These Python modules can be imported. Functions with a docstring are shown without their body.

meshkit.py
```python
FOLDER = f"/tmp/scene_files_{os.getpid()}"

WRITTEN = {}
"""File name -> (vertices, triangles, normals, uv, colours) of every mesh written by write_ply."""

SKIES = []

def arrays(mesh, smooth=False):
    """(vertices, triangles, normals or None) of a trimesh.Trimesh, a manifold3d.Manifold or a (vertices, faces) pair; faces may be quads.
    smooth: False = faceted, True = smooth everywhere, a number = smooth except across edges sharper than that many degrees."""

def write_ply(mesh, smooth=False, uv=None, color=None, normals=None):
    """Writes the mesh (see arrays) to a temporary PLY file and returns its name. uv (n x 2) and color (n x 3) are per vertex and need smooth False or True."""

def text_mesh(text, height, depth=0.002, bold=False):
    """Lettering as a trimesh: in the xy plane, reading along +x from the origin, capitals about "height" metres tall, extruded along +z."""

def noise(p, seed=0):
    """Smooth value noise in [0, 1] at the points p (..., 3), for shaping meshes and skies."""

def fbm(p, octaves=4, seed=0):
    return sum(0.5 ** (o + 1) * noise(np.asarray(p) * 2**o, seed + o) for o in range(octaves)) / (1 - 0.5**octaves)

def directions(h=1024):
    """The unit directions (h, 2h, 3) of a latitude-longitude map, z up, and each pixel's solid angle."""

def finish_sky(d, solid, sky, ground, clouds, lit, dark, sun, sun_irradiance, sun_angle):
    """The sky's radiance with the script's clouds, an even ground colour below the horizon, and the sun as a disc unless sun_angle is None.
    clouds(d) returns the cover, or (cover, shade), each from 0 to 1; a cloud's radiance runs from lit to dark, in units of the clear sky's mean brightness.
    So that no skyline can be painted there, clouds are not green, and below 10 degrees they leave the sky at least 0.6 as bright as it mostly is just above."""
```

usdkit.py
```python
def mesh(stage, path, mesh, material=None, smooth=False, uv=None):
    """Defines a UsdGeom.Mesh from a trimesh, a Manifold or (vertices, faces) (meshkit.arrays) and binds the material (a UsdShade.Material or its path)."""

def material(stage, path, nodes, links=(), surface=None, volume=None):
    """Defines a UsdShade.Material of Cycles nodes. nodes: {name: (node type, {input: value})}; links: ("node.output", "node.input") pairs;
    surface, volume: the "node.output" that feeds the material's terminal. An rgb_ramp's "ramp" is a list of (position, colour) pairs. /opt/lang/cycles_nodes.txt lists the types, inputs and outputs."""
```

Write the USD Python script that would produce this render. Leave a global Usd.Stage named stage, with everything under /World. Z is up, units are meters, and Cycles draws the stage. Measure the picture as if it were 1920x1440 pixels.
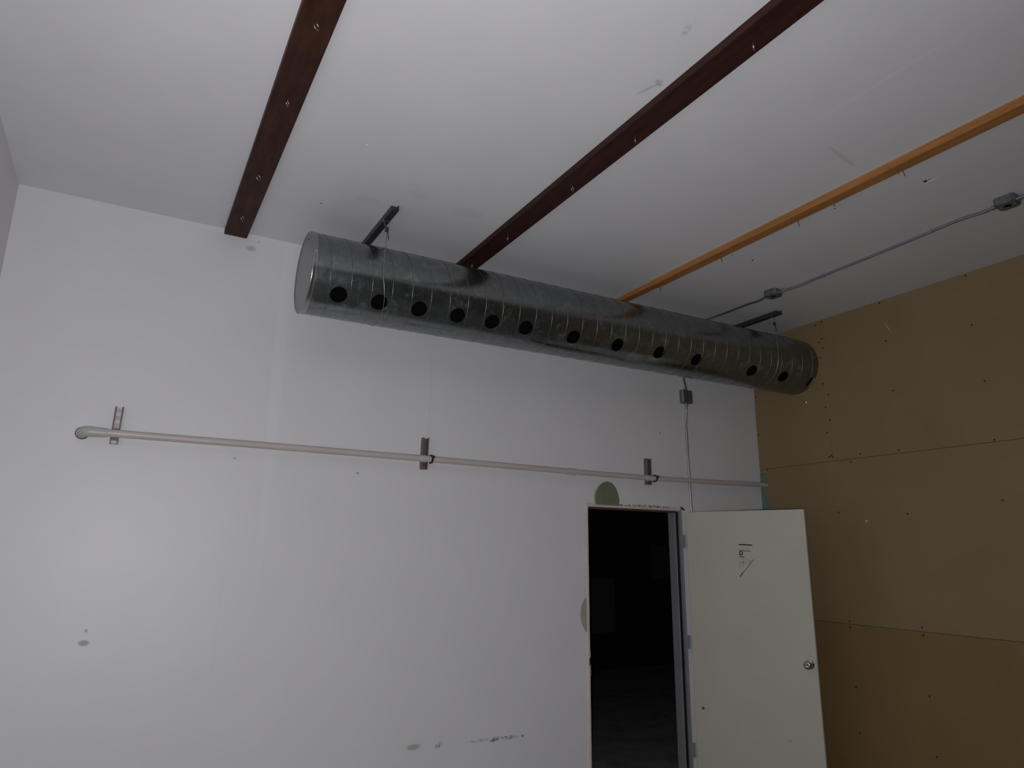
import math
import random
import numpy as np
import trimesh
import manifold3d as m3
import usdkit
from shapely.geometry import LineString, Polygon
from pxr import Usd, UsdGeom, UsdLux, UsdShade, Gf, Sdf, Vt

stage = Usd.Stage.CreateInMemory()
UsdGeom.SetStageUpAxis(stage, UsdGeom.Tokens.z)
UsdGeom.SetStageMetersPerUnit(stage, 1.0)
UsdGeom.Xform.Define(stage, '/World')
UsdGeom.Scope.Define(stage, '/World/Looks')

# ---------------------------------------------------------------- camera and light
W, H = 5.68, 3.63                      # room width, ceiling height; back wall y = 0, room towards -y
CAM = np.array([0.7232, -4.3034, 1.6959])
RIGHT = np.array([0.87240215, -0.48866753, 0.01088781])
UP = np.array([-0.12518522, -0.20184606, 0.97138398])
FWD = np.array([0.47248614, 0.84880046, 0.23726489])
F_PX = 1284.68
cam = UsdGeom.Camera.Define(stage, '/World/camera')
cam.CreateHorizontalApertureAttr(36.0)
cam.CreateVerticalApertureAttr(27.0)
cam.CreateFocalLengthAttr(36.0 * F_PX / 1920)
cam.CreateClippingRangeAttr((0.02, 200.0))
cam.CreateExposureAttr(0.0)
cam.AddTransformOp().Set(Gf.Matrix4d(*RIGHT, 0, *UP, 0, *(-FWD), 0, *CAM, 1))

FLASH = CAM + np.array([-0.03, 0.0, -0.06])
flash = UsdLux.SphereLight.Define(stage, '/World/camera_flash')
flash.CreateRadiusAttr(0.012)
flash.CreateIntensityAttr(1.0)
flash.CreateExposureAttr(15.26)
flash.CreateColorAttr(Gf.Vec3f(1.0, 0.985, 1.02))
sh = UsdLux.ShapingAPI.Apply(flash.GetPrim())
sh.CreateShapingConeAngleAttr(88.0)
sh.CreateShapingConeSoftnessAttr(1.0)
AIM = FWD - RIGHT * math.tan(math.radians(10)) - UP * math.tan(math.radians(2))
AIM /= np.linalg.norm(AIM)
aim_r = np.cross(AIM, UP)
aim_u = np.cross(aim_r, AIM)
flash.AddTransformOp().Set(Gf.Matrix4d(*aim_r, 0, *aim_u, 0, *(-AIM), 0, *FLASH, 1))

# ---------------------------------------------------------------- helpers
used = {}


def numbered(path):
    n = used.get(path, 0)
    used[path] = n + 1
    return path if n == 0 else f'{path}_{n:03d}'


def tag(prim, label=None, cat=None, group=None, kind=None):
    for k, v in (('label', label), ('category', cat), ('group', group), ('kind', kind)):
        if v:
            prim.SetCustomDataByKey(k, v)
    return prim


ORIGIN = {}                            # prim path -> world offset of its frame


def thing(name, label, cat, loc=(0, 0, 0), group=None, kind=None):
    p = numbered('/World/' + name)
    x = UsdGeom.Xform.Define(stage, p)
    x.AddTranslateOp().Set(Gf.Vec3d(*map(float, loc)))
    ORIGIN[p] = np.array(loc, float)
    return tag(x.GetPrim(), label, cat, group, kind)


def obj(name, mesh, mat, parent=None, smooth=30, label=None, cat=None, group=None, kind=None):
    """One Mesh prim; mesh vertices are in world coordinates."""
    base = str(parent.GetPath()) if parent is not None else '/World'
    p = numbered(base + '/' + name)
    off = ORIGIN.get(base, np.zeros(3))
    if hasattr(mesh, 'to_mesh'):
        q = mesh.to_mesh()
        mesh = trimesh.Trimesh(q.vert_properties[:, :3], q.tri_verts, process=False)
    mesh = mesh.copy()
    mesh.apply_translation(-off)
    m = usdkit.mesh(stage, p, mesh, M[mat], smooth=smooth)
    ORIGIN[p] = off
    return tag(m.GetPrim(), label, cat, group, kind)


def cat_(*ms):
    return trimesh.util.concatenate([m for m in ms])


def tm(man):
    q = man.to_mesh()
    return trimesh.Trimesh(q.vert_properties[:, :3], q.tri_verts, process=False)


def box(x0, x1, y0, y1, z0, z1, bev=0.0):
    if bev <= 0:
        m = trimesh.creation.box([x1 - x0, y1 - y0, z1 - z0])
        m.apply_translation([(x0 + x1) / 2, (y0 + y1) / 2, (z0 + z1) / 2])
        return m
    pts = []
    for i, (a0, a1) in enumerate(((x0, x1), (y0, y1), (z0, z1))):
        lo, hi = [x0, y0, z0], [x1, y1, z1]
        for sx in (0, 1):
            for sy in (0, 1):
                for sz in (0, 1):
                    p = []
                    for k, s in enumerate((sx, sy, sz)):
                        e = 0 if k == i else bev
                        p.append(hi[k] - e if s else lo[k] + e)
                    pts.append(p)
    return tm(m3.Manifold.hull_points(np.array(pts)))


def mbox(x0, x1, y0, y1, z0, z1):
    return m3.Manifold.cube([x1 - x0, y1 - y0, z1 - z0]).translate([x0, y0, z0])


def tube(pts, r, sides=12, caps=True):
    p = np.asarray(pts, float)
    n = len(p)
    r = np.broadcast_to(np.asarray(r, float), (n,))
    t = np.zeros_like(p)
    t[1:-1] = p[2:] - p[:-2]
    t[0], t[-1] = p[1] - p[0], p[-1] - p[-2]
    t /= np.linalg.norm(t, axis=1, keepdims=True)
    a = np.cross(t[0], [0, 0, 1.0] if abs(t[0][2]) < 0.9 else [1.0, 0, 0])
    a /= np.linalg.norm(a)
    rings = []
    ang = np.arange(sides) * 2 * np.pi / sides
    for i in range(n):
        a = a - t[i] * (a @ t[i])
        a /= np.linalg.norm(a)
        b = np.cross(t[i], a)
        rings.append(p[i] + r[i] * (np.cos(ang)[:, None] * a + np.sin(ang)[:, None] * b))
    v = np.vstack(rings)
    f = []
    for i in range(n - 1):
        for j in range(sides):
            k = (j + 1) % sides
            f += [[i * sides + j, i * sides + k, (i + 1) * sides + k], [i * sides + j, (i + 1) * sides + k, (i + 1) * sides + j]]
    if caps:
        v = np.vstack([v, p[0], p[-1]])
        c0, c1 = n * sides, n * sides + 1
        for j in range(sides):
            k = (j + 1) % sides
            f += [[c0, k, j], [c1, (n - 1) * sides + j, (n - 1) * sides + k]]
    m = trimesh.Trimesh(v, f, process=False)
    return m


def fillet(pts, rad, n=6):
    """Rounds the inner corners of a polyline."""
    p = [np.asarray(q, float) for q in pts]
    out = [p[0]]
    for i in range(1, len(p) - 1):
        a, b, c = p[i - 1], p[i], p[i + 1]
        ra = min(rad, 0.45 * np.linalg.norm(a - b), 0.45 * np.linalg.norm(c - b))
        s, e = b + (a - b) / np.linalg.norm(a - b) * ra, b + (c - b) / np.linalg.norm(c - b) * ra
        for k in range(n + 1):
            u = k / n
            out.append((1 - u) ** 2 * s + 2 * u * (1 - u) * b + u * u * e)
    out.append(p[-1])
    return np.array(out)


def frame_of(axis):
    d = np.asarray(axis, float)
    d = d / np.linalg.norm(d)
    e = np.cross(d, [0, 0, 1.0] if abs(d[2]) < 0.9 else [0, 1.0, 0])
    e /= np.linalg.norm(e)
    return d, e, np.cross(d, e)


def lathe(profile, origin, axis, sides=40):
    """profile: (distance along the axis, radius) pairs."""
    d, e, g = frame_of(axis)
    ang = np.arange(sides) * 2 * np.pi / sides
    v, f = [], []
    for u, r in profile:
        v.append(np.asarray(origin) + d * u + max(r, 1e-5) * (np.cos(ang)[:, None] * e + np.sin(ang)[:, None] * g))
    for i in range(len(profile) - 1):
        for j in range(sides):
            k = (j + 1) % sides
            f += [[i * sides + j, i * sides + k, (i + 1) * sides + k], [i * sides + j, (i + 1) * sides + k, (i + 1) * sides + j]]
    return trimesh.Trimesh(np.vstack(v), f, process=False)


def rod(a, b, r, sides=10):
    return tube([a, b], r, sides)


def prism(poly, thick, origin, ex, ey):
    """A 2-D shapely polygon extruded by thick along ex x ey."""
    m = trimesh.creation.extrude_polygon(poly, thick, engine='earcut')
    ex, ey = np.asarray(ex, float), np.asarray(ey, float)
    T = np.eye(4)
    T[:3, 0], T[:3, 1], T[:3, 2], T[:3, 3] = ex, ey, np.cross(ex, ey), origin
    m.apply_transform(T)
    return m


# ---------------------------------------------------------------- materials
M = {}


def mat(name, nodes, links, surface='p.BSDF'):
    M[name] = usdkit.material(stage, '/World/Looks/' + name, nodes, links, surface=surface)


def paint(name, col, rough, var=0.05, scale=3.0, bump=0.15, bump_scale=90.0, blobs=(), spec=0.5, stretch=(1, 1, 1), metallic=0.0, dist=0.002, rough_var=0.0):
    """Base colour with soft mottling, fine relief, and stains: (centre, half sizes, rotation, colour, strength, broken)."""
    c0 = [max(0, v * (1 - var)) for v in col]
    c1 = [v * (1 + var) for v in col]
    n = {'g': ('geometry', {}),
         'mp': ('mapping', {'mapping_type': 'point', 'scale': stretch}),
         'n': ('noise_texture', {'scale': scale, 'detail': 5.0, 'roughness': 0.6}),
         'r': ('rgb_ramp', {'ramp': [(0.3, c0), (0.7, c1)]}),
         'n2': ('noise_texture', {'scale': bump_scale, 'detail': 3.0}),
         'b': ('bump', {'strength': bump, 'distance': dist}),
         'p': ('principled_bsdf', {'roughness': rough, 'specular_ior_level': spec, 'metallic': metallic})}
    l = [('g.position', 'mp.vector'), ('mp.vector', 'n.vector'), ('n.fac', 'r.fac'), ('mp.vector', 'n2.vector'), ('n2.fac', 'b.height'), ('b.normal', 'p.normal')]
    if rough_var:
        n['rr'] = ('map_range', {'from_min': 0.3, 'from_max': 0.7, 'to_min': rough - rough_var, 'to_max': rough + rough_var})
        l += [('n.fac', 'rr.value'), ('rr.result', 'p.roughness')]
    prev = 'r.color'
    if any(b[5] for b in blobs):
        n['ns'] = ('noise_texture', {'scale': 45.0, 'detail': 4.0, 'roughness': 0.7})
        n['nr'] = ('map_range', {'from_min': 0.42, 'from_max': 0.58, 'to_min': 0.0, 'to_max': 1.0, 'clamp': True})
        l += [('g.position', 'ns.vector'), ('ns.fac', 'nr.value')]
    for i, (c, hs, rot, bc, st, broken) in enumerate(blobs):
        n[f'm{i}'] = ('mapping', {'mapping_type': 'texture', 'location': c, 'rotation': rot, 'scale': hs})
        n[f't{i}'] = ('gradient_texture', {'gradient_type': 'spherical'})
        n[f'k{i}'] = ('math', {'math_type': 'multiply', 'value2': 2.2 * st, 'use_clamp': True})
        n[f's{i}'] = ('math', {'math_type': 'minimum', 'value2': st})
        n[f'x{i}'] = ('mix', {'mix_type': 'mix', 'color2': bc})
        l += [('g.position', f'm{i}.vector'), (f'm{i}.vector', f't{i}.vector'), (f't{i}.fac', f'k{i}.value1'), (f'k{i}.value', f's{i}.value1')]
        src = f's{i}.value'
        if broken:
            n[f'w{i}'] = ('math', {'math_type': 'multiply'})
            l += [(src, f'w{i}.value1'), ('nr.result', f'w{i}.value2')]
            src = f'w{i}.value'
        l += [(src, f'x{i}.fac'), (prev, f'x{i}.color1')]
        prev = f'x{i}.color'
    l.append((prev, 'p.base_color'))
    mat(name, n, l)


DARK = (0.10, 0.095, 0.09)
O = (0, 0, 0)
wall_blobs = [
    # scuffs low on the wall, a dent on the left, a grey smear below the beam, taped joints
    ((2.456, 0, 0.525), (0.055, 0.1, 0.022), O, (0.34, 0.33, 0.30), 0.7, False),
    ((2.626, 0, 0.518), (0.032, 0.1, 0.017), (0, -0.4, 0), (0.14, 0.14, 0.14), 0.9, True),
    ((2.90, 0, 0.512), (0.10, 0.1, 0.010), O, (0.25, 0.25, 0.24), 0.7, True),
    ((3.026, 0, 0.508), (0.050, 0.1, 0.015), (0, -0.2, 0), DARK, 0.95, True),
    ((3.125, 0, 0.507), (0.075, 0.1, 0.013), O, DARK, 0.95, True),
    ((3.222, 0, 0.505), (0.02, 0.1, 0.010), O, DARK, 0.9, True),
    ((0.634, 0, 1.217), (0.030, 0.1, 0.018), O, (0.33, 0.31, 0.31), 0.9, False),
    ((0.636, 0, 1.276), (0.011, 0.1, 0.010), O, (0.40, 0.39, 0.39), 0.9, False),
    ((1.222, 0, 3.535), (0.036, 0.1, 0.022), O, (0.42, 0.42, 0.38), 0.7, False),
    ((1.26, 0, 3.59), (0.020, 0.1, 0.012), O, (0.35, 0.35, 0.35), 0.7, True),
    ((1.454, 0, 2.9), (0.045, 0.1, 1.5), O, (0.80, 0.81, 0.82), 0.25, False),
    ((2.475, 0, 2.8), (0.010, 0.1, 0.7), O, (0.60, 0.59, 0.57), 0.22, False),
    ((1.26, 0, 1.23), (0.012, 0.1, 0.35), O, (0.66, 0.66, 0.67), 0.3, False),
    ((1.0, 0, 1.185), (0.9, 0.1, 0.012), O, (0.70, 0.70, 0.71), 0.4, False),
    # chipped paint along the top and the left of the door frame
    ((4.02, 0, 2.053), (0.30, 0.1, 0.012), O, (0.12, 0.11, 0.07), 0.95, True),
    ((4.40, 0, 2.055), (0.34, 0.1, 0.014), O, (0.12, 0.11, 0.07), 0.95, True),
    ((4.735, 0, 2.052), (0.035, 0.1, 0.012), (0, 0.5, 0), (0.05, 0.045, 0.03), 1.0, False),
    ((3.758, 0, 1.85), (0.012, 0.1, 0.22), O, (0.36, 0.35, 0.32), 0.5, True),
    ((3.758, 0, 1.45), (0.012, 0.1, 0.25), O, (0.36, 0.35, 0.32), 0.5, True),
    ((3.759, 0, 1.24), (0.016, 0.1, 0.09), O, (0.20, 0.19, 0.16), 0.9, True),
    ((2.0, 0, 2.17), (0.012, 0.1, 0.010), O, (0.3, 0.3, 0.3), 0.8, False),
    ((1.26, 0, 2.21), (0.012, 0.1, 0.009), O, (0.4, 0.4, 0.4), 0.8, False),
    ((4.53, 0, 2.66), (0.014, 0.1, 0.011), O, (0.3, 0.3, 0.3), 0.8, False),
]
ceil_blobs = [
    ((2.463, -2.352, H), (0.075, 0.010, 0.1), (0, 0, -1.25), (0.40, 0.40, 0.40), 0.5, False),
    ((2.477, -2.405, H), (0.032, 0.020, 0.1), (0, 0, 0.5), (0.36, 0.35, 0.35), 0.75, True),
    ((2.364, -2.70, H), (0.055, 0.018, 0.1), (0, 0, 1.35), (0.42, 0.42, 0.41), 0.7, True),
    ((3.64, -2.432, H), (0.17, 0.016, 0.1), (0, 0, 0.17), (0.42, 0.40, 0.41), 0.30, False),
    ((3.279, -2.86, H), (0.010, 0.40, 0.1), O, (0.84, 0.84, 0.85), 0.35, False),
    ((1.546, -1.33, H), (0.009, 0.009, 0.1), O, (1.0, 1.0, 1.0), 1.0, False),
    ((1.95, -1.0, H), (0.09, 0.05, 0.1), O, (0.52, 0.52, 0.52), 0.22, False),
    ((2.28, -0.95, H), (0.13, 0.07, 0.1), O, (0.50, 0.50, 0.51), 0.22, False),
    ((1.72, -0.80, H), (0.10, 0.05, 0.1), O, (0.55, 0.55, 0.56), 0.22, False),
    ((4.25, -2.52, H), (0.04, 0.06, 0.1), O, (0.80, 0.80, 0.80), 0.6, True),
    ((4.252, -1.33, H), (0.045, 0.04, 0.1), O, (0.76, 0.76, 0.75), 0.7, True),
    ((1.5, -0.63, H), (0.012, 0.012, 0.1), O, (0.3, 0.3, 0.3), 0.8, False),
]
paint('white_wall_paint', (0.70, 0.70, 0.715), 0.42, var=0.02, scale=2.2, bump=0.10, bump_scale=120, blobs=wall_blobs, spec=0.35)
paint('white_side_paint', (0.79, 0.78, 0.80), 0.55, var=0.02, scale=2.2, bump=0.10, bump_scale=120)
paint('white_ceiling_paint', (0.73, 0.73, 0.745), 0.6, var=0.025, scale=2.5, bump=0.12, bump_scale=110, blobs=ceil_blobs, spec=0.3)
paint('green_patch', (0.17, 0.19, 0.115), 0.7, var=0.10, scale=25, bump=0.2)
paint('pale_green_patch', (0.46, 0.48, 0.38), 0.7, var=0.05, scale=25, bump=0.2)
paint('grey_filler', (0.36, 0.36, 0.31), 0.8, var=0.12, scale=30, bump=0.3)
paint('teal_board', (0.13, 0.22, 0.17), 0.8, var=0.12, scale=12, bump=0.2)
paint('kraft_drywall', (0.27, 0.200, 0.105), 0.75, var=0.06, scale=2.0, bump=0.15, bump_scale=160, spec=0.25,
      blobs=[((W, -1.33, 3.40), (0.1, 0.006, 0.06), (-0.5, 0, 0), (0.5, 0.42, 0.3), 0.7, False), ((W, -0.98, 1.95), (0.1, 0.012, 0.012), O, (0.7, 0.62, 0.5), 0.9, False),
             ((W, -0.745, 3.0), (0.1, 0.010, 0.6), O, (0.33, 0.26, 0.17), 0.5, False), ((W, -0.75, 2.41), (0.1, 0.06, 0.03), O, (0.36, 0.22, 0.11), 0.6, True)])
paint('kraft_drywall_warm', (0.252, 0.163, 0.070), 0.75, var=0.07, scale=1.6, bump=0.15, bump_scale=160, spec=0.25)
paint('dark_gap', (0.05, 0.036, 0.02), 0.9)
paint('screw_black', (0.02, 0.016, 0.012), 0.6)
paint('bright_tack', (0.9, 0.88, 0.84), 0.22, metallic=1.0)
paint('brown_stain', (0.045, 0.0165, 0.0095), 0.5, var=0.45, scale=3.0, stretch=(9, 1.6, 9), bump=0.35, bump_scale=30, spec=0.13)
paint('red_brown_stain', (0.036, 0.0125, 0.0095), 0.5, var=0.35, scale=3.0, stretch=(9, 1.2, 9), bump=0.3, bump_scale=30, spec=0.22)
paint('orange_pine', (0.40, 0.180, 0.056), 0.45, var=0.22, scale=3.0, stretch=(10, 0.9, 10), bump=0.25, bump_scale=25, spec=0.3)
paint('wire_metal', (0.62, 0.58, 0.5), 0.3, metallic=1.0)
paint('nail_metal', (0.20, 0.18, 0.17), 0.45, metallic=0.8)
paint('black_liner', (0.002, 0.002, 0.003), 0.9, spec=0.1)
paint('rail_metal', (0.085, 0.085, 0.10), 0.45, metallic=0.7, var=0.1, scale=14)
paint('cable_metal', (0.5, 0.5, 0.52), 0.35, metallic=0.9)
paint('emt_metal', (0.42, 0.42, 0.46), 0.33, metallic=0.95, var=0.08, scale=20)
paint('box_metal', (0.22, 0.24, 0.24), 0.45, metallic=0.75, var=0.2, scale=30)
paint('pvc', (0.52, 0.485, 0.455), 0.35, var=0.04, scale=6, bump=0.05, spec=0.4)
paint('pvc_elbow', (0.47, 0.46, 0.44), 0.35, var=0.05, scale=10, bump=0.05, spec=0.4)
paint('strut_bright', (0.55, 0.55, 0.54), 0.3, metallic=0.9, var=0.15, scale=40)
paint('inner_bright', (0.62, 0.60, 0.54), 0.35, var=0.15, scale=60)
paint('inner_pale', (0.60, 0.55, 0.55), 0.4, var=0.08, scale=60)
paint('inner_grey', (0.42, 0.40, 0.41), 0.4, var=0.08, scale=60)
paint('inner_green', (0.40, 0.46, 0.42), 0.4, var=0.08, scale=60)
paint('strut_brown', (0.20, 0.15, 0.145), 0.5, metallic=0.45, var=0.2, scale=25)
paint('clamp_dark', (0.10, 0.085, 0.09), 0.4, metallic=0.8)
paint('door_cream', (0.54, 0.53, 0.44), 0.5, var=0.025, scale=2.5, bump=0.1, spec=0.35,
      blobs=[((5.02, -0.66, 0.42), (0.02, 0.02, 0.01), O, (0.2, 0.19, 0.17), 0.8, False),
             ((4.95, -0.48, 1.43), (0.12, 0.2, 0.10), O, (0.52, 0.51, 0.47), 0.5, False),
             ((4.775, -0.08, 0.55), (0.012, 0.02, 0.012), O, (0.05, 0.05, 0.05), 0.9, False)])
paint('door_edge', (0.40, 0.38, 0.33), 0.6)
paint('frame_paint', (0.62, 0.56, 0.53), 0.5, var=0.06, scale=14, bump=0.2)
paint('jamb_grey', (0.235, 0.235, 0.245), 0.5, var=0.06, scale=8, bump=0.2)
paint('jamb_dark', (0.10, 0.05, 0.04), 0.7)
paint('gasket_black', (0.012, 0.01, 0.012), 0.7)
paint('raw_wood', (0.30, 0.14, 0.055), 0.7, var=0.25, scale=20)
paint('hinge_metal', (0.35, 0.34, 0.33), 0.35, metallic=0.9)
paint('knob_chrome', (0.62, 0.58, 0.60), 0.10, metallic=1.0, var=0.02, bump=0.0)
paint('ink_black', (0.018, 0.012, 0.014), 0.6)
paint('ink_grey', (0.10, 0.095, 0.088), 0.7)
paint('ink_faint', (0.37, 0.36, 0.335), 0.8)
paint('concrete', (0.16, 0.155, 0.15), 0.85, var=0.35, scale=4, bump=0.4, bump_scale=25)
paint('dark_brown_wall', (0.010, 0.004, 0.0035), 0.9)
paint('dull_board', (0.035, 0.035, 0.038), 0.8)
paint('back_dark', (0.30, 0.29, 0.28), 0.8)
paint('plenum_black', (0.005, 0.005, 0.005), 0.9)

# spangled galvanised steel: two noise scales of tone and gloss, pale oxide smudges
mat('galvanised', {
    'g': ('geometry', {}),
    'v': ('noise_texture', {'scale': 38.0, 'detail': 3.0, 'roughness': 0.65}),
    'n': ('noise_texture', {'scale': 5.0, 'detail': 6.0, 'roughness': 0.65}),
    'c': ('rgb_ramp', {'ramp': [(0.3, (0.205, 0.225, 0.225)), (0.7, (0.275, 0.295, 0.29))]}),
    'w': ('noise_texture', {'scale': 11.0, 'detail': 7.0, 'roughness': 0.75}),
    'o': ('rgb_ramp', {'ramp': [(0.53, (0, 0, 0)), (0.68, (0.5, 0.5, 0.5))]}),
    'mt': ('math', {'math_type': 'multiply_add', 'value2': -0.45, 'value3': 0.94}),
    'x': ('mix', {'color2': (0.36, 0.38, 0.40)}),
    'rr': ('map_range', {'from_min': 0.3, 'from_max': 0.7, 'to_min': 0.17, 'to_max': 0.30}),
    'b': ('bump', {'strength': 0.06, 'distance': 0.004}),
    'p': ('principled_bsdf', {'specular_ior_level': 0.5}),
}, [('g.position', 'v.vector'), ('g.position', 'n.vector'), ('v.fac', 'c.fac'), ('g.position', 'w.vector'), ('w.fac', 'o.fac'), ('o.color', 'mt.value1'), ('mt.value', 'p.metallic'), ('o.color', 'x.fac'), ('c.color', 'x.color1'),
    ('x.color', 'p.base_color'), ('n.fac', 'rr.value'), ('rr.result', 'p.roughness'), ('n.fac', 'b.height'), ('b.normal', 'p.normal')])
paint('galvanised_cap', (0.27, 0.285, 0.275), 0.36, metallic=0.75, var=0.06, scale=20, bump=0.05)
paint('galvanised_collar', (0.42, 0.43, 0.43), 0.27, metallic=0.95, var=0.05)
paint('galvanised_seam', (0.21, 0.22, 0.22), 0.36, metallic=0.95, var=0.05)

# ---------------------------------------------------------------- the room
FRONT = -9.0
XL, XR, ZD, TJ = 3.781, 4.698, 2.031, 0.017          # door opening, jamb thickness
FAR = 4.48
EXT = 10.6

floor = obj('floor', box(-0.15, EXT + 0.1, FRONT - 0.15, FAR + 0.1, -0.12, 0.0), 'concrete', smooth=False, label='dark concrete floor', cat='floor', kind='structure')

# ceiling: a thin board with two torn holes, black void above
cl = mbox(-0.15, W + 0.15, FRONT - 0.15, 0.0, H, H + 0.003)
h1 = Polygon([(4.213, -2.493), (4.216, -2.514), (4.224, -2.513), (4.221, -2.534), (4.234, -2.532), (4.233, -2.512), (4.244, -2.495)])
h2 = Polygon([(4.241, -1.308), (4.230, -1.337), (4.255, -1.346), (4.247, -1.325), (4.253, -1.306)])
for h in (h1, h2):
    q = np.array(h.exterior.coords)[:-1]
    cs = m3.CrossSection([q if h.exterior.is_ccw else q[::-1]])
    cl = cl - cs.extrude(0.2).translate([0, 0, H - 0.05])
ceiling = obj('ceiling', cl, 'white_ceiling_paint', smooth=False, label='white painted ceiling with scuffs and two torn holes', cat='ceiling', kind='structure')
obj('ceiling_deck', box(-0.15, W + 0.15, FRONT - 0.15, 0.0, H + 0.06, H + 0.12), 'plenum_black', ceiling, smooth=False)
def torn(pts, drop):
    """A chip of torn board face, hinged at its far edge and hanging a little."""
    n = len(pts)
    top = [(x, y, H - 0.0006 - d) for (x, y), d in zip(pts, drop)]
    bot = [(x, y, z - 0.0012) for x, y, z in top]
    f = [[0, i, i + 1] for i in range(1, n - 1)] + [[n, n + i + 1, n + i] for i in range(1, n - 1)]
    for i in range(n):
        j = (i + 1) % n
        f += [[i, n + i, n + j], [i, n + j, j]]
    obj('torn_flap', trimesh.Trimesh(np.array(top + bot), f, process=False), 'white_side_paint', ceiling, smooth=False)


torn([(4.247, -2.495), (4.262, -2.500), (4.268, -2.545), (4.240, -2.552), (4.238, -2.531)], (0.002, 0.0, 0.0, 0.001, 0.004))
torn([(4.258, -1.306), (4.281, -1.304), (4.274, -1.340), (4.258, -1.345)], (0.003, 0.0, 0.0, 0.002))

# back wall with the doorway
bw = mbox(-0.15, W + 0.15, 0.0, 0.13, 0.0, H + 0.12) - mbox(XL - TJ, XR + TJ, -0.1, 0.3, -0.1, ZD + TJ)
wall_back = obj('wall_back', bw, 'white_wall_paint', smooth=False, label='long white back wall with the doorway', cat='wall', kind='structure')


def patch(pts, mname, label=None, thick=0.0012, y=0.0):
    p = Polygon(pts).buffer(0.012).buffer(-0.012)
    m = prism(p, thick, (0, y + 0.0002, 0), (1, 0, 0), (0, 0, 1))     # extrudes towards -y
    return obj('paint_patch', m, mname, wall_back, smooth=False, label=label)


def blob(cx, cz, rx, rz, seed, wob=0.08, n=40, half=None):
    rnd = random.Random(seed)
    ph = [rnd.uniform(0, 6.28) for _ in range(4)]
    out = []
    for i in range(n):
        t = 2 * math.pi * i / n
        k = 1 + wob * sum(math.sin((j + 2) * t + ph[j]) / (j + 1) for j in range(4))
        out.append((cx + rx * k * math.cos(t), cz + rz * k * math.sin(t)))
    return out


gp = Polygon(blob(3.972, 2.105, 0.108, 0.128, 3, 0.05)).intersection(Polygon([(3, ZD + TJ), (5, ZD + TJ), (5, 3), (3, 3)]))
pale = Polygon(blob(3.952, 2.095, 0.112, 0.120, 5, 0.05)).intersection(Polygon([(3, ZD + TJ), (5, ZD + TJ), (5, 3), (3, 3)]))
patch(list(pale.exterior.coords), 'pale_green_patch', thick=0.0006)
patch(list(gp.exterior.coords), 'green_patch', 'dark green unpainted patch over the doorway')
fp = Polygon(blob(3.768, 1.255, 0.055, 0.125, 8, 0.06)).intersection(Polygon([(3, 0), (XL - TJ, 0), (XL - TJ, 3), (3, 3)]))
patch(list(fp.exterior.coords), 'grey_filler', 'grey filler patch beside the door frame')

wall_left = obj('wall_left', box(-0.15, 0.0, FRONT - 0.15, 0.0, 0.0, H), 'white_side_paint', smooth=False, label='white left wall', cat='wall', kind='structure')
wall_front = obj('wall_front', box(0.0, W, FRONT - 0.15, FRONT, 0.0, H), 'back_dark', smooth=False, label='plain wall behind the camera', cat='wall', kind='structure')

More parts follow.
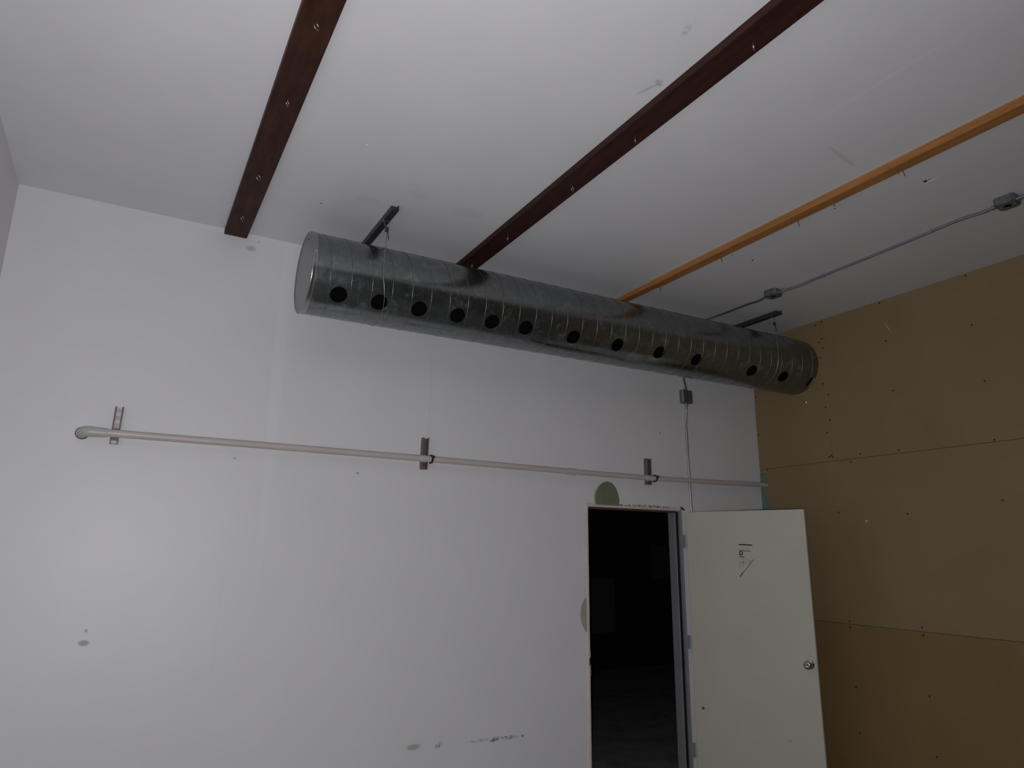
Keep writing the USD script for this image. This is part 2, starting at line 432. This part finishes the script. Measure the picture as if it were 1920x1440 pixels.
# right wall: bare drywall sheets screwed to studs
wall_right = thing('wall_right', 'bare tan drywall wall on the right', 'wall', (W, 0, 0), kind='structure')
obj('wall_backing', box(W + 0.0127, W + 0.15, FRONT - 0.15, 0.0, 0.0, H), 'dark_gap', wall_right, smooth=False)
G = 0.0022
for z0, z1, cuts, mn in ((2.432, H, (0.0, -0.745, -3.18, -5.6, FRONT), 'kraft_drywall'), (1.184, 2.432, (0.0, -2.58, -5.0, -7.4, FRONT), 'kraft_drywall'),
                         (0.0, 1.184, (0.0, -3.18, -5.6, -8.0, FRONT), 'kraft_drywall_warm')):
    for a, b in zip(cuts[:-1], cuts[1:]):
        obj('drywall_panel', box(W, W + 0.0127, b + (G / 2 if b > FRONT else 0), a - (G / 2 if a < 0 else 0), z0 + (G / 2 if z0 > 0 else 0), z1 - (G / 2 if z1 < H else 0), 0.0016), mn, wall_right, smooth=False)
screws = [(-.709, 3.597), (-.769, 3.612), (-.757, 3.465), (-.728, 3.439), (-.757, 3.381), (-.728, 3.301), (-1.29, 3.612), (-1.929, 3.612), (-1.303, 3.3), (-1.92, 3.251), (-1.309, 2.907), (-1.945, 2.847),
          (-.755, 2.771), (-.719, 2.67), (-.737, 2.477), (-.716, 2.469), (-.75, 2.465), (-.989, 2.463), (-1.299, 2.455), (-1.948, 2.446), (-.905, 2.41), (-.748, 2.025), (-1.304, 1.992), (-1.941, 2.051),
          (-.75, 1.204), (-.75, 1.161), (-1.306, 1.212), (-1.31, 1.16), (-.748, .734), (-1.3, .766), (-.746, .422), (-1.3, .392), (-.725, 3.08), (-.765, 2.98), (-.728, 2.88), (-2.55, 3.3), (-2.55, 2.85), (-2.56, 2.46), (-2.55, 2.0), (-2.55, 1.21),
          (-.02, 3.1), (-.02, 2.75), (-.025, 2.39), (-.085, 2.425), (-.06, 2.39), (-.03, 2.02)]
obj('screw_heads', cat_(*[lathe([(0.0, 0.0075), (0.0012, 0.0065), (0.0006, 0.003), (0.0006, 0)], (W + 0.0003, y, z), (-1, 0, 0), 8) for y, z in screws]), 'screw_black', wall_right, smooth=False, kind='stuff')
obj('shiny_tack', lathe([(0, 0.011), (0.004, 0.010), (0.0075, 0.006), (0.0085, 0.0)], (W, -0.545, 2.957), (-1, 0, 0), 20), 'bright_tack', wall_right, label='bright metal tack under the duct end')
tp = Polygon([(0.0005, 2.385), (0.062, 2.39), (0.066, 2.30), (0.060, 2.22), (0.085, 2.10), (0.12, 2.03), (0.115, 1.93), (0.0005, 1.93)])
obj('board_patch', prism(tp, 0.0012, (W + 0.0002, 0, 0), (0, -1, 0), (0, 0, 1)), 'teal_board', wall_right, smooth=False, label='faded teal strip at the corner')

# the dark room behind the doorway
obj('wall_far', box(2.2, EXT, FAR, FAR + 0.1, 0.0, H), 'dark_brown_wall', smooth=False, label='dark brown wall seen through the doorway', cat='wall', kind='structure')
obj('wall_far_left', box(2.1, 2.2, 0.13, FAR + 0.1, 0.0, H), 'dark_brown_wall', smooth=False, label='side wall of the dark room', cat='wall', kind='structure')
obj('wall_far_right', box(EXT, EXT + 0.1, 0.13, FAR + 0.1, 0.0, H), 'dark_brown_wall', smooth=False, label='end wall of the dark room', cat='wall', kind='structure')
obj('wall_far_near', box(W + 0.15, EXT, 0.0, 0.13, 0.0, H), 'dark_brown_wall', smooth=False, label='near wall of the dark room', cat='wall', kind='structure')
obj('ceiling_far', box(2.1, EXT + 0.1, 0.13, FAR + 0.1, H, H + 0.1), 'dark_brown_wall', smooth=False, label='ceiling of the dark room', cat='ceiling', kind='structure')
obj('pale_board', box(6.90, 7.445, FAR - 0.012, FAR - 0.001, 0.53, 1.307, 0.002), 'dull_board', smooth=False, label='larger dim grey board low on the dark wall beyond the doorway', cat='board')
obj('pale_board', box(8.21, 8.78, FAR - 0.012, FAR - 0.001, 1.307, 1.822, 0.002), 'dull_board', smooth=False, label='smaller dim board higher on the dark wall, by the right jamb', cat='board')

# ---------------------------------------------------------------- the door
door = thing('door_1', 'cream door standing open in its painted frame', 'door', ((XL + XR) / 2, 0, 0), kind='structure')
yj0, yj1 = -0.012, 0.138
obj('jamb', box(XL - TJ, XL, yj0, yj1, 0, ZD + TJ, 0.002), 'frame_paint', door, smooth=False)
obj('jamb', box(XR, XR + TJ, yj0, yj1, 0, ZD + TJ, 0.002), 'jamb_grey', door, smooth=False)
obj('head_jamb', box(XL, XR, yj0, yj1, ZD, ZD + TJ, 0.002), 'frame_paint', door, smooth=False)
obj('door_stop', box(XR - 0.012, XR, 0.040, 0.082, 0, ZD - 0.012, 0.002), 'jamb_grey', door, smooth=False)
obj('door_stop', box(XL, XL + 0.012, 0.040, 0.082, 0, ZD - 0.012, 0.002), 'jamb_dark', door, smooth=False)
obj('door_stop', box(XL, XR, 0.040, 0.082, ZD - 0.012, ZD, 0.002), 'jamb_dark', door, smooth=False)
obj('gasket', box(XR - 0.006, XR, 0.016, 0.040, 0, ZD - 0.006, 0.001), 'gasket_black', door, smooth=False)
obj('strike_plate', tm(m3.Manifold.cube([0.006, 0.03, 0.17]).translate([XL - 0.003, -0.0145, 0.84]) - m3.Manifold.cube([0.05, 0.02, 0.05]).translate([XL - 0.02, -0.020, 0.915])), 'raw_wood', door, smooth=False, label='bare wood notch for the latch')
obj('latch_hole', box(XL - 0.010, XL + 0.0035, -0.0135, 0.004, 0.905, 0.960, 0.003), 'gasket_black', door, smooth=False)

D = np.array([0.408, -0.913, 0.0])
D /= np.linalg.norm(D)
NB = np.array([-D[1], D[0], 0.0])                    # from the visible face through the leaf, to the right
P0 = np.array([4.752, -0.03, 0.0]) - 0.010 * D       # hinge end of the visible face
LW, LT, LZ0, LZ1 = 0.922, 0.040, 0.012, 2.024


def leaf_pt(s, n, z):
    return P0 + D * s + NB * n + np.array([0, 0, z])


def on_leaf(m):
    """Local (s, n, z) to the world."""
    m = m.copy()
    T = np.eye(4)
    T[:3, 0], T[:3, 1], T[:3, 2], T[:3, 3] = D, NB, (0, 0, 1), P0
    m.apply_transform(T)
    return m


leaf = obj('door_leaf', on_leaf(box(0, LW, 0, LT, LZ0, LZ1, 0.003)), 'door_cream', door, smooth=False)
S0 = 0.010                                            # measured s runs from P0 + S0


def knob(side):
    o = leaf_pt(0.859 + S0, 0 if side < 0 else LT, 0.94)
    return lathe([(0, 0.033), (0.004, 0.033), (0.007, 0.029), (0.009, 0.016), (0.022, 0.0135), (0.028, 0.017), (0.034, 0.0255), (0.044, 0.0295), (0.054, 0.0285), (0.061, 0.023), (0.064, 0.016), (0.0625, 0.010), (0.0615, 0.0)], o, NB * side, 40)


obj('door_knob', knob(-1), 'knob_chrome', leaf, smooth=True, label='polished round door knob')
obj('door_knob', knob(1), 'knob_chrome', leaf, smooth=True)


def ink(lines, mname, label=None):
    ms = []
    for pts, w in lines:
        p = LineString([(s + S0, z) for s, z in pts]).buffer(w / 2, quad_segs=3)
        m = trimesh.creation.extrude_polygon(p, 0.0006, engine='earcut')
        v = np.array(m.vertices)
        ms.append(trimesh.Trimesh(np.c_[v[:, 0], -v[:, 2] + 0.0001, v[:, 1]], m.faces[:, ::-1], process=False))
    return obj('lettering', on_leaf(cat_(*ms)), mname, leaf, smooth=False, label=label)


ring = [(0.424 + 0.012 * math.cos(t), 1.7035 + 0.0105 * math.sin(t)) for t in np.linspace(0, 2 * math.pi, 17)]
ink([([(0.414, 1.7655), (0.455, 1.7665), (0.512, 1.7605)], 0.0085), (ring, 0.0062), ([(0.409, 1.692), (0.434, 1.690)], 0.006), ([(0.411, 1.6745), (0.436, 1.677), (0.446, 1.667)], 0.0058)],
    'ink_black', 'black hand-drawn letters turned sideways')
ink([([(0.406, 1.7215), (0.45, 1.7200), (0.497, 1.7165)], 0.0055), ([(0.515, 1.655), (0.48, 1.612), (0.445, 1.573), (0.418, 1.545)], 0.0045), ([(0.428, 1.555), (0.406, 1.527)], 0.009)], 'ink_grey')
ink([([(0.440, 1.764), (0.441, 1.722)], 0.006), ([(0.478, 1.742), (0.483, 1.735)], 0.009), ([(0.405, 1.632), (0.455, 1.633)], 0.011), ([(0.436, 1.655), (0.437, 1.610)], 0.006), ([(0.468, 1.65), (0.492, 1.643), (0.478, 1.628), (0.496, 1.62)], 0.007), ([(0.408, 1.617), (0.42, 1.612)], 0.006)],
    'ink_faint')
for z in (1.79, 1.02, 0.25):
    hb = rod((XR + TJ + 0.010, -0.022, z - 0.05), (XR + TJ + 0.010, -0.022, z + 0.05), 0.0065, 12)
    hl = box(XR + TJ, XR + TJ + 0.018, -0.016, -0.0125, z - 0.05, z + 0.05)
    obj('hinge', cat_(hb, hl), 'jamb_grey', door)

# ---------------------------------------------------------------- ceiling beams
def screw_eye(parent, x, y, ztop, turn, r=0.011, wire=0.0021):
    c = np.array([x, y, ztop - 0.012 - r])
    e = np.array([math.cos(turn), math.sin(turn), 0])
    pts = [np.array([x, y, ztop + 0.004]), np.array([x, y, ztop - 0.008])] + [c + r * (math.sin(t) * e + math.cos(t) * np.array([0, 0, 1])) for t in np.linspace(0.15, 5.9, 22)]
    obj('screw_eye', tube(pts, wire, 8), 'wire_metal', parent, smooth=True)


def plank(x0, x1, y0, y1, t, seed):
    return box(x0, x1, y0, y1, H - t, H, 0.003)


T6 = 0.038
BACKY = FRONT + 0.02
b1 = thing('ceiling_beam', 'mottled brown plank on the ceiling, nearest the left wall', 'beam', (1.124, -0.003, H), 'planks fixed across the ceiling')
obj('plank', plank(1.057, 1.191, BACKY, -0.003, T6, 1), 'brown_stain', b1, smooth=False)
for x, y, t in ((1.124, -2.07, 0.5), (1.125, -1.555, 0.9), (1.123, -0.85, 0.4), (1.12, -0.33, 0.7), (1.124, -2.95, 0.3)):
    screw_eye(b1, x, y, H - T6, t)
b2 = thing('ceiling_beam', 'dark red-brown plank running over the middle of the duct', 'beam', (2.589, -0.003, H), 'planks fixed across the ceiling')
obj('plank', plank(2.5225, 2.655, BACKY, -0.003, T6, 2), 'red_brown_stain', b2, smooth=False)
for x, y, t in ((2.595, -2.80, 0.5), (2.598, -2.095, 0.8), (2.594, -1.58, 0.4), (2.585, -0.885, 0.9), (2.583, -0.385, 0.5)):
    screw_eye(b2, x, y, H - T6, t)
b3 = thing('ceiling_beam', 'narrow orange pine strip with nails sticking out below', 'beam', (3.921, -0.003, H), 'planks fixed across the ceiling')
obj('plank', plank(3.883, 3.960, BACKY, -0.690, 0.0405, 3), 'orange_pine', b3, smooth=False)
obj('plank', plank(3.890, 3.960, -0.686, -0.003, 0.034, 4), 'orange_pine', b3, smooth=False)
for bx_, by, tx, ty in ((3.952, -2.543, 3.957, -2.550), (3.91, -2.541, 3.911, -2.546), (3.957, -1.911, 3.966, -1.911), (3.898, -1.913, 3.903, -1.899), (3.949, -1.313, 3.956, -1.320), (3.903, -1.315, 3.888, -1.335), (3.953, -0.715, 3.953, -0.719)):
    a = np.array([bx_, by, H - 0.0405 + 0.004]); b = np.array([tx, ty, H - 0.0405 - 0.036])
    obj('nail', tube([a, b - (b - a) * 0.12, b], [0.0022, 0.0022, 0.0005], 8), 'nail_metal', b3)
for x, y, t in ((3.950, -2.155, 0.4), (3.930, -1.427, 0.8)):
    screw_eye(b3, x, y, H - 0.0405, t)

# ---------------------------------------------------------------- the spiral duct
A = np.array([1.4692, -0.44056, 3.26396])
U = np.array([1.0, -0.00566, 0.003247]); U /= np.linalg.norm(U)
E1 = np.array([-U[1] * 0 + 0, -1.0, 0]) - U * (U @ np.array([0, -1.0, 0])); E1 /= np.linalg.norm(E1)   # towards the camera side
E2 = np.cross(U, E1); E2 = E2 if E2[2] < 0 else -E2                                                   # downwards
R, L = 0.2381, (W - 0.002 - A[0]) / U[0]


def on_duct(u, th, r):
    return A + U * u + r * (math.cos(th) * E1 + math.sin(th) * E2)


TD = np.eye(4)                       # local z -> U, x -> E1, y -> +-E2
TD[:3, 0], TD[:3, 1], TD[:3, 2], TD[:3, 3] = E1, np.cross(U, E1), U, A
duct = thing('spiral_duct', 'round galvanised spiral duct with a row of round holes', 'duct', (A[0] + L / 2, A[1], A[2] - R))
shell = m3.Manifold.cylinder(L - 0.01, R, R, 160).translate([0, 0, 0.01]) - m3.Manifold.cylinder(L + 1, R - 0.0025, R - 0.0025, 160).translate([0, 0, -0.5])
holes = [.172, .411, .66, .912, 1.153, 1.399, 1.774, 2.145, 2.522, 2.888, 3.48, 3.841, 4.184]
angs = [43.0, 43.1, 42.5, 41.6, 41.6, 41.2, 42.3, 41.6, 41.3, 42.2, 44.0, 44.3, 46.0]
sgn = 1 if np.cross(U, E1)[2] < 0 else -1
for u, a in zip(holes, angs):
    c = m3.Manifold.cylinder(0.3, 0.049, 0.049, 40).rotate([0, 90, 0]).rotate([0, 0, sgn * a]).translate([0, 0, u])
    shell = shell - c


def to_world(m):
    m = m.copy(); m.apply_transform(TD)
    return m


obj('duct_body', to_world(tm(shell)), 'galvanised', duct, smooth=25)
obj('duct_liner', to_world(tm(m3.Manifold.cylinder(L - 0.03, R - 0.014, R - 0.014, 64).translate([0, 0, 0.02]))), 'black_liner', duct, label='black inside of the duct')
PITCH = 0.1222
pts, k = [], 0
n_per = 56
for i in range(int(L / PITCH + 2) * n_per):
    th = 2 * math.pi * i / n_per
    u = 0.108 - PITCH * 1.0 + PITCH * (th - math.radians(20)) / (2 * math.pi)
    if 0.032 < u < L - 0.006:
        pts.append(on_duct(u, th, R - 0.0002))
obj('spiral_seam', tube(pts, 0.0024, 6), 'galvanised_seam', duct, smooth=True)
prof = [(0.004, 0.0), (0.004, R - 0.012), (0.0015, R - 0.009), (0.0, R - 0.004), (0.0, R + 0.0012), (0.002, R + 0.003)]
obj('end_cap', lathe(prof, A, U, 160), 'galvanised_cap', duct, smooth=40)
prof = [(0.002, R + 0.003), (0.004, R + 0.0042), (0.008, R + 0.0045), (0.012, R + 0.0035), (0.015, R + 0.0016), (0.024, R + 0.0016), (0.026, R + 0.0036), (0.029, R + 0.0036), (0.031, R + 0.0004)]
obj('cap_collar', lathe(prof, A, U, 160), 'galvanised_collar', duct, smooth=40)
obj('cap_screw', lathe([(0, 0.005), (0.003, 0.0045), (0.004, 0)], on_duct(0.018, math.radians(-12), R + 0.001), on_duct(0, math.radians(-12), 1) - A, 10), 'bright_tack', duct)
obj('cap_screw', lathe([(0, 0.004), (0.003, 0.0035), (0.004, 0)], A + U * 0.004 + 0.06 * E1 - 0.19 * E2, -U, 10), 'screw_black', duct)


def hanger(xr, yn, xc, yc, lab_r, lab_c, ear, skew):
    r = thing('hanger_rail', lab_r, 'rail', (xr, yn, H), 'rails holding up the duct')
    w, t = 0.0195, 0.036
    y1 = -0.055
    body = mbox(xr - w, xr + w, yn + 0.035, y1, H - t, H - 0.0005) - mbox(xr - w + 0.003, xr + w - 0.003, yn + 0.05, y1 - 0.02, H - t + 0.003, H - 0.003)
    tab = m3.Manifold.hull(m3.Manifold.cylinder(0.003, w, w, 24).translate([xr, yn + w, H - t]) + mbox(xr - w, xr + w, yn + 0.04, yn + 0.05, H - t, H - t + 0.003))
    side = mbox(xr + w - 0.003, xr + w, yn + 0.010, yn + 0.05, H - t, H - 0.002)
    hole = m3.Manifold.cylinder(0.05, 0.0115, 0.0115, 20).translate([xr, yn + 0.020, H - 0.05])
    obj('channel', (body + tab + side) - hole if ear else body + tab + side, 'rail_metal', r, smooth=False)
    c = thing('hanger_cable', lab_c, 'cable', (xc, yc, H - t), 'cables slung under the duct')
    # the sling: down from the near end, round under the duct, up to the far end
    rr = R + 0.0042
    yd, zd_ = A[1] + U[1] / U[0] * (xc - A[0]), A[2] + U[2] / U[0] * (xc - A[0])
    top = np.array([xc, yc - 0.012, H - t - 0.075])

    def tangent(p, front):
        v = np.array([p[1] - yd, p[2] - zd_]); d = np.hypot(*v)
        base, off = math.atan2(v[1], v[0]), math.acos(rr / d)
        return base + off if front else base - off
    far = np.array([xc, yd + (yd - yc) - 0.01, H - t + 0.004])
    a0 = tangent(top, True); a1 = tangent(far, False)
    while a1 < a0:
        a1 += 2 * math.pi
    arc = [np.array([xc + skew * math.sin(math.pi * (t_ - a0) / (a1 - a0)), yd + rr * math.cos(t_), zd_ + rr * math.sin(t_)]) for t_ in np.linspace(a0, a1, 40)]
    obj('cable', tube([top + (0, 0, 0.02)] + [top] + arc + [far], 0.0016, 6), 'cable_metal', c, smooth=True)
    gz = top[2] + 0.02
    lp = fillet([(xc - 0.005, top[1], gz), (xc - 0.021, yc + 0.0, H - t + 0.0), (xc - 0.0215, yc + 0.004, H - t - 0.003), (xc + 0.0215, yc + 0.004, H - t - 0.003), (xc + 0.021, yc, H - t), (xc + 0.005, top[1], gz)], 0.006)
    obj('loop', tube(lp, 0.0015, 6), 'cable_metal', c, smooth=True)
    obj('gripper', box(xc - 0.0095, xc + 0.0095, top[1] - 0.007, top[1] + 0.007, gz - 0.026, gz + 0.002, 0.002), 'rail_metal', c, smooth=False)
    obj('cable_tail', tube([(xc + 0.006, top[1], gz - 0.02), (xc + 0.008, top[1] - 0.004, gz - 0.05), (xc + 0.011, top[1] - 0.008, gz - 0.078)], 0.0019, 6), 'rail_metal', c, smooth=True)


hanger(1.876, -0.845, 1.872, -0.690, 'short dark metal rail on the ceiling over the capped duct end', 'thin wire sling around the capped end of the duct', True, 0.055)
hanger(5.188, -0.765, 5.186, -0.680, 'short dark metal rail on the ceiling over the tan wall end of the duct', 'thin wire sling around the duct beside the tan wall', False, 0.02)

# ---------------------------------------------------------------- electrical boxes and conduit
def connector(parent, a, b):
    """A set-screw connector from a towards b."""
    a, b = np.asarray(a, float), np.asarray(b, float)
    d = (b - a) / np.linalg.norm(b - a)
    m = lathe([(0, 0.0), (0, 0.015), (0.006, 0.015), (0.006, 0.012), (0.030, 0.012), (0.030, 0.0)], a, d, 16)
    _, e, g = frame_of(d)
    s = rod(a + d * 0.02 - np.array([0, 0, 0.011]), a + d * 0.02 - np.array([0, 0, 0.018]), 0.004, 8)
    obj('connector', cat_(m, s), 'emt_metal', parent, smooth=30)


ZC = H - 0.0095                       # conduit lying on the ceiling
ZB = H - 0.026                        # conduit entering a box


def ceiling_box(x, y, turn, label):
    t = thing('junction_box', label, 'electrical box', (x, y, H), 'grey electrical boxes')
    rot = trimesh.transformations.rotation_matrix(turn, [0, 0, 1], [x, y, 0])
    b = m3.Manifold.hull_points(np.array([[x + sx * a, y + sy * b_, z] for sx in (-1, 1) for sy in (-1, 1) for a, b_ in ((0.052, 0.038), (0.038, 0.052)) for z in (H - 0.0005, H - 0.042)]))
    body = tm(b); body.apply_transform(rot)
    obj('box_body', body, 'box_metal', t, smooth=False)
    pl = m3.Manifold.hull_points(np.array([[x + sx * a, y + sy * b_, z] for sx in (-1, 1) for sy in (-1, 1) for a, b_ in ((0.048, 0.032), (0.032, 0.048)) for z in (H - 0.040, H - 0.048)]))
    pl = pl - m3.Manifold.cylinder(0.2, 0.019, 0.019, 28).translate([x, y, H - 0.15])
    cov = tm(pl); cov.apply_transform(rot)
    obj('cover', cov, 'box_metal', t, smooth=False)
    obj('open_hole', lathe([(0, 0.0), (0, 0.0185), (0.002, 0.0185), (0.002, 0)], (x, y, H - 0.0428), (0, 0, -1), 24), 'black_liner', t)
    for s in (-1, 1):
        v = np.array([s * 0.034, s * 0.0, 0])
        obj('cover_screw', lathe([(0, 0.0045), (0.002, 0.004), (0.003, 0)], np.array([x, y + s * 0.034, H - 0.048]), (0, 0, -1), 10), 'cable_metal', t)
    return t


BX1 = (4.800, -1.015)
BX2 = (4.786, -2.625)
jb1 = ceiling_box(*BX1, 0.12, 'small ceiling electrical box by the rail at the tan wall end')
jb2 = ceiling_box(*BX2, 0.05, 'nearer ceiling electrical box at the right edge of the photo')
connector(jb1, (BX1[0] + 0.006, BX1[1] - 0.050, ZB), (BX1[0] + 0.014, BX1[1] - 0.3, ZB))
connector(jb1, (BX1[0], BX1[1] + 0.050, ZB), (BX1[0], BX1[1] + 0.3, ZB))
connector(jb2, (BX2[0], BX2[1] - 0.050, ZB), (BX2[0], BX2[1] - 0.3, ZB))
connector(jb2, (BX2[0], BX2[1] + 0.050, ZB), (BX2[0], BX2[1] + 0.3, ZB))
JX, JZ = 4.812, 2.997
jb3 = thing('junction_box', 'square grey electrical box on the white wall below the duct', 'electrical box', (JX, 0, JZ), 'grey electrical boxes')
obj('box_body', box(JX - 0.055, JX + 0.055, -0.046, -0.0005, JZ - 0.057, JZ + 0.057, 0.006), 'box_metal', jb3, smooth=False)
obj('cover', box(JX - 0.052, JX + 0.052, -0.052, -0.044, JZ - 0.054, JZ + 0.054, 0.005), 'box_metal', jb3, smooth=False)
for s in (-1, 1):
    obj('cover_screw', lathe([(0, 0.0045), (0.002, 0.004), (0.003, 0)], (JX + s * 0.036, -0.052, JZ + s * 0.036), (0, -1, 0), 10), 'cable_metal', jb3)
connector(jb3, (JX, -0.025, JZ + 0.057), (JX, -0.025, JZ + 0.3))
connector(jb3, (JX, -0.025, JZ - 0.057), (JX, -0.025, JZ - 0.3))


def conduit(label, pts, rad=0.05):
    t = thing('conduit', label, 'conduit', pts[0], 'lengths of metal conduit')
    obj('pipe', tube(fillet(pts, rad, 7), 0.0092, 14), 'emt_metal', t, smooth=40)
    return t


def clip(parent, y, x):
    m = tube([(x - 0.028, y, H - 0.001), (x - 0.012, y, H - 0.001), (x - 0.0108, y, H - 0.012), (x - 0.006, y, H - 0.0195), (x, y, H - 0.0212), (x + 0.006, y, H - 0.0195), (x + 0.0108, y, H - 0.012), (x + 0.0115, y, H - 0.001)], 0.0014, 6)
    obj('strap', m, 'cable_metal', parent)


c1 = conduit('metal conduit on the ceiling between its two electrical boxes', [(BX2[0], BX2[1] + 0.055, ZB), (4.795, -2.50, ZB), (4.803, -2.37, ZC), (4.826, -2.02, ZC), (4.842, -1.65, ZC), (4.852, -1.33, ZC), (4.832, -1.21, ZB - 0.001), (BX1[0] + 0.008, BX1[1] - 0.056, ZB)], 0.06)
clip(c1, -1.42, 4.850)
clip(c1, -2.2, 4.814)
conduit('metal conduit running from the small ceiling box over the duct and down', [(BX1[0], BX1[1] + 0.056, ZB), (4.825, -0.86, ZB), (4.842, -0.74, ZC), (4.842, -0.45, ZC), (4.836, -0.25, ZC), (4.815, -0.0245, H - 0.02), (JX, -0.025, JZ + 0.25), (JX - 0.006, -0.0095, JZ + 0.17), (JX, -0.025, JZ + 0.10), (JX, -0.025, JZ + 0.062)], 0.05)
conduit('metal conduit dropping down the white wall behind the open door', [(JX, -0.025, JZ - 0.062), (JX, -0.025, JZ - 0.10), (4.812, -0.010, JZ - 0.2), (4.815, -0.0095, 2.5), (4.825, -0.0095, 2.0), (4.828, -0.0095, 1.2)], 0.05)
conduit('metal conduit leaving the nearer ceiling box at the edge of the photo', [(BX2[0], BX2[1] - 0.056, ZB), (4.79, -2.76, ZB), (4.80, -2.90, ZC), (4.80, -5.0, ZC), (4.80, FRONT + 0.05, ZC)], 0.05)

# ---------------------------------------------------------------- plastic pipe and its brackets
YP = -0.068
RP = 0.0205


def coupling(parent, x, z, l=0.05, r=0.0255):
    obj('coupling', lathe([(0, RP - 0.001), (0, r), (0.002, r + 0.001), (l - 0.002, r + 0.001), (l, r), (l, RP - 0.001)], (x, YP, z), (1, 0, -0.003), 28), 'pvc', parent, smooth=40)


pp = thing('plastic_pipe', 'long off-white plastic pipe along the back wall', 'pipe', (0.5, YP, 2.288))
line = [(0.53, YP, 2.289), (1.42, YP, 2.289), (2.438, YP, 2.286), (3.05, YP, 2.281), (3.60, YP, 2.276)]
obj('pipe', tube(line, RP, 24), 'pvc', pp, smooth=40)
obj('pipe', tube([(3.60, YP, 2.276), (4.35, YP, 2.273), (5.0, YP, 2.280), (W - 0.003, YP, 2.292)], RP - 0.001, 24), 'pvc', pp, smooth=40)
coupling(pp, 3.560, 2.2765, 0.075, 0.0235)
coupling(pp, 2.392, 2.2862, 0.045, 0.0225)
coupling(pp, 4.300, 2.2732, 0.045, 0.0225)
elb = fillet([(0.575, YP, 2.289), (0.490, YP, 2.289), (0.482, -0.002, 2.288)], 0.06, 10)
rad = np.full(len(elb), 0.0285); rad[0] = 0.0255
obj('elbow', tube(np.vstack([[(0.600, YP, 2.289)], elb]), np.r_[0.0225, rad], 24), 'pvc_elbow', pp, smooth=50, label='wider elbow turning into the wall')
obj('escutcheon', lathe([(0, 0.034), (0.003, 0.034), (0.005, 0.030)], (0.482, -0.0005, 2.288), (0, -1, 0), 28), 'clamp_dark', pp)


def bracket(x, z0, z1, lean, mname, label, bright):
    t = thing('strut_bracket', label, 'bracket', (x, 0, z0), 'strut brackets carrying the plastic pipe')
    w, d, th, lip = 0.0206, 0.0413, 0.0028, 0.0075
    prof = Polygon([(-w, 0), (w, 0), (w, d), (w - lip, d), (w - lip, d - 0.007), (w - lip + th * .8, d - 0.007), (w - lip + th * .8, d - th), (w - th, d - th), (w - th, th), (-w + th, th), (-w + th, d - th), (-w + lip - th * .8, d - th), (-w + lip - th * .8, d - 0.007), (-w + lip, d - 0.007), (-w + lip, d), (-w, d)])
    m = trimesh.creation.extrude_polygon(prof, z1 - z0, engine='earcut')
    v = np.array(m.vertices)
    k = v[:, 2] / (z1 - z0) - 0.5
    m = trimesh.Trimesh(np.c_[x + v[:, 0] + lean * k, -v[:, 1] - 0.0005, z0 + v[:, 2]], m.faces[:, ::-1], process=False)
    obj('channel', m, mname, t, smooth=False)
    return t


def clamp(t, x, z, mname='clamp_dark', bolt=True, w=0.014):
    ring_ = lathe([(0, RP + 0.0008), (0, RP + 0.0045), (w, RP + 0.0045), (w, RP + 0.0008), (0, RP + 0.0008)], (x, YP, z), (1, 0, 0), 28)
    ears = [box(x, x + w, YP - 0.006, YP + 0.026, z + s * (RP + 0.004) - 0.004, z + s * (RP + 0.004) + 0.004, 0.001) for s in (-1, 1)]
    ms = [ring_] + ears
    if bolt:
        ms += [rod((x + w / 2, YP - 0.018, z + 0.012), (x + w / 2, YP - 0.043, z + 0.012), 0.0045, 8), box(x - 0.002, x + w + 0.004, YP - 0.036, YP - 0.0265, z + 0.004, z + 0.020, 0.001)]
    return obj('clamp', cat_(*ms), mname, t, smooth=40)


s1 = bracket(0.636, 2.240, 2.443, 0.004, 'clamp_dark', 'open strut bracket with a pale shiny inside at the left pipe end', True)
for za, zb, mn in ((2.243, 2.263, 'inner_bright'), (2.314, 2.350, 'inner_grey'), (2.350, 2.372, 'inner_pale'), (2.372, 2.391, 'inner_grey'), (2.391, 2.411, 'inner_pale'), (2.411, 2.428, 'inner_green'), (2.428, 2.440, 'inner_pale')):
    xm = 0.636 + 0.004 * (((za + zb) / 2 - 2.240) / 0.203 - 0.5)
    obj('inner_plate', box(xm - 0.0150, xm + 0.0150, -0.030, -0.0036, za, zb, 0.0008), mn, s1, smooth=False)
obj('clamp_band', box(0.618, 0.655, -0.0475, -0.040, 2.311, 2.321, 0.001), 'clamp_dark', s1, smooth=False)
obj('clamp_band', box(0.617, 0.654, -0.0475, -0.040, 2.256, 2.267, 0.001), 'clamp_dark', s1, smooth=False)
s2 = bracket(2.440, 2.222, 2.432, 0.004, 'strut_brown', 'brown strut bracket at the middle of the pipe', False)
clamp(pp, 2.466, 2.2862)
s3 = bracket(4.365, 2.226, 2.434, 0.0, 'strut_brown', 'brown strut bracket over the doorway', False)
clamp(pp, 4.392, 2.2733)
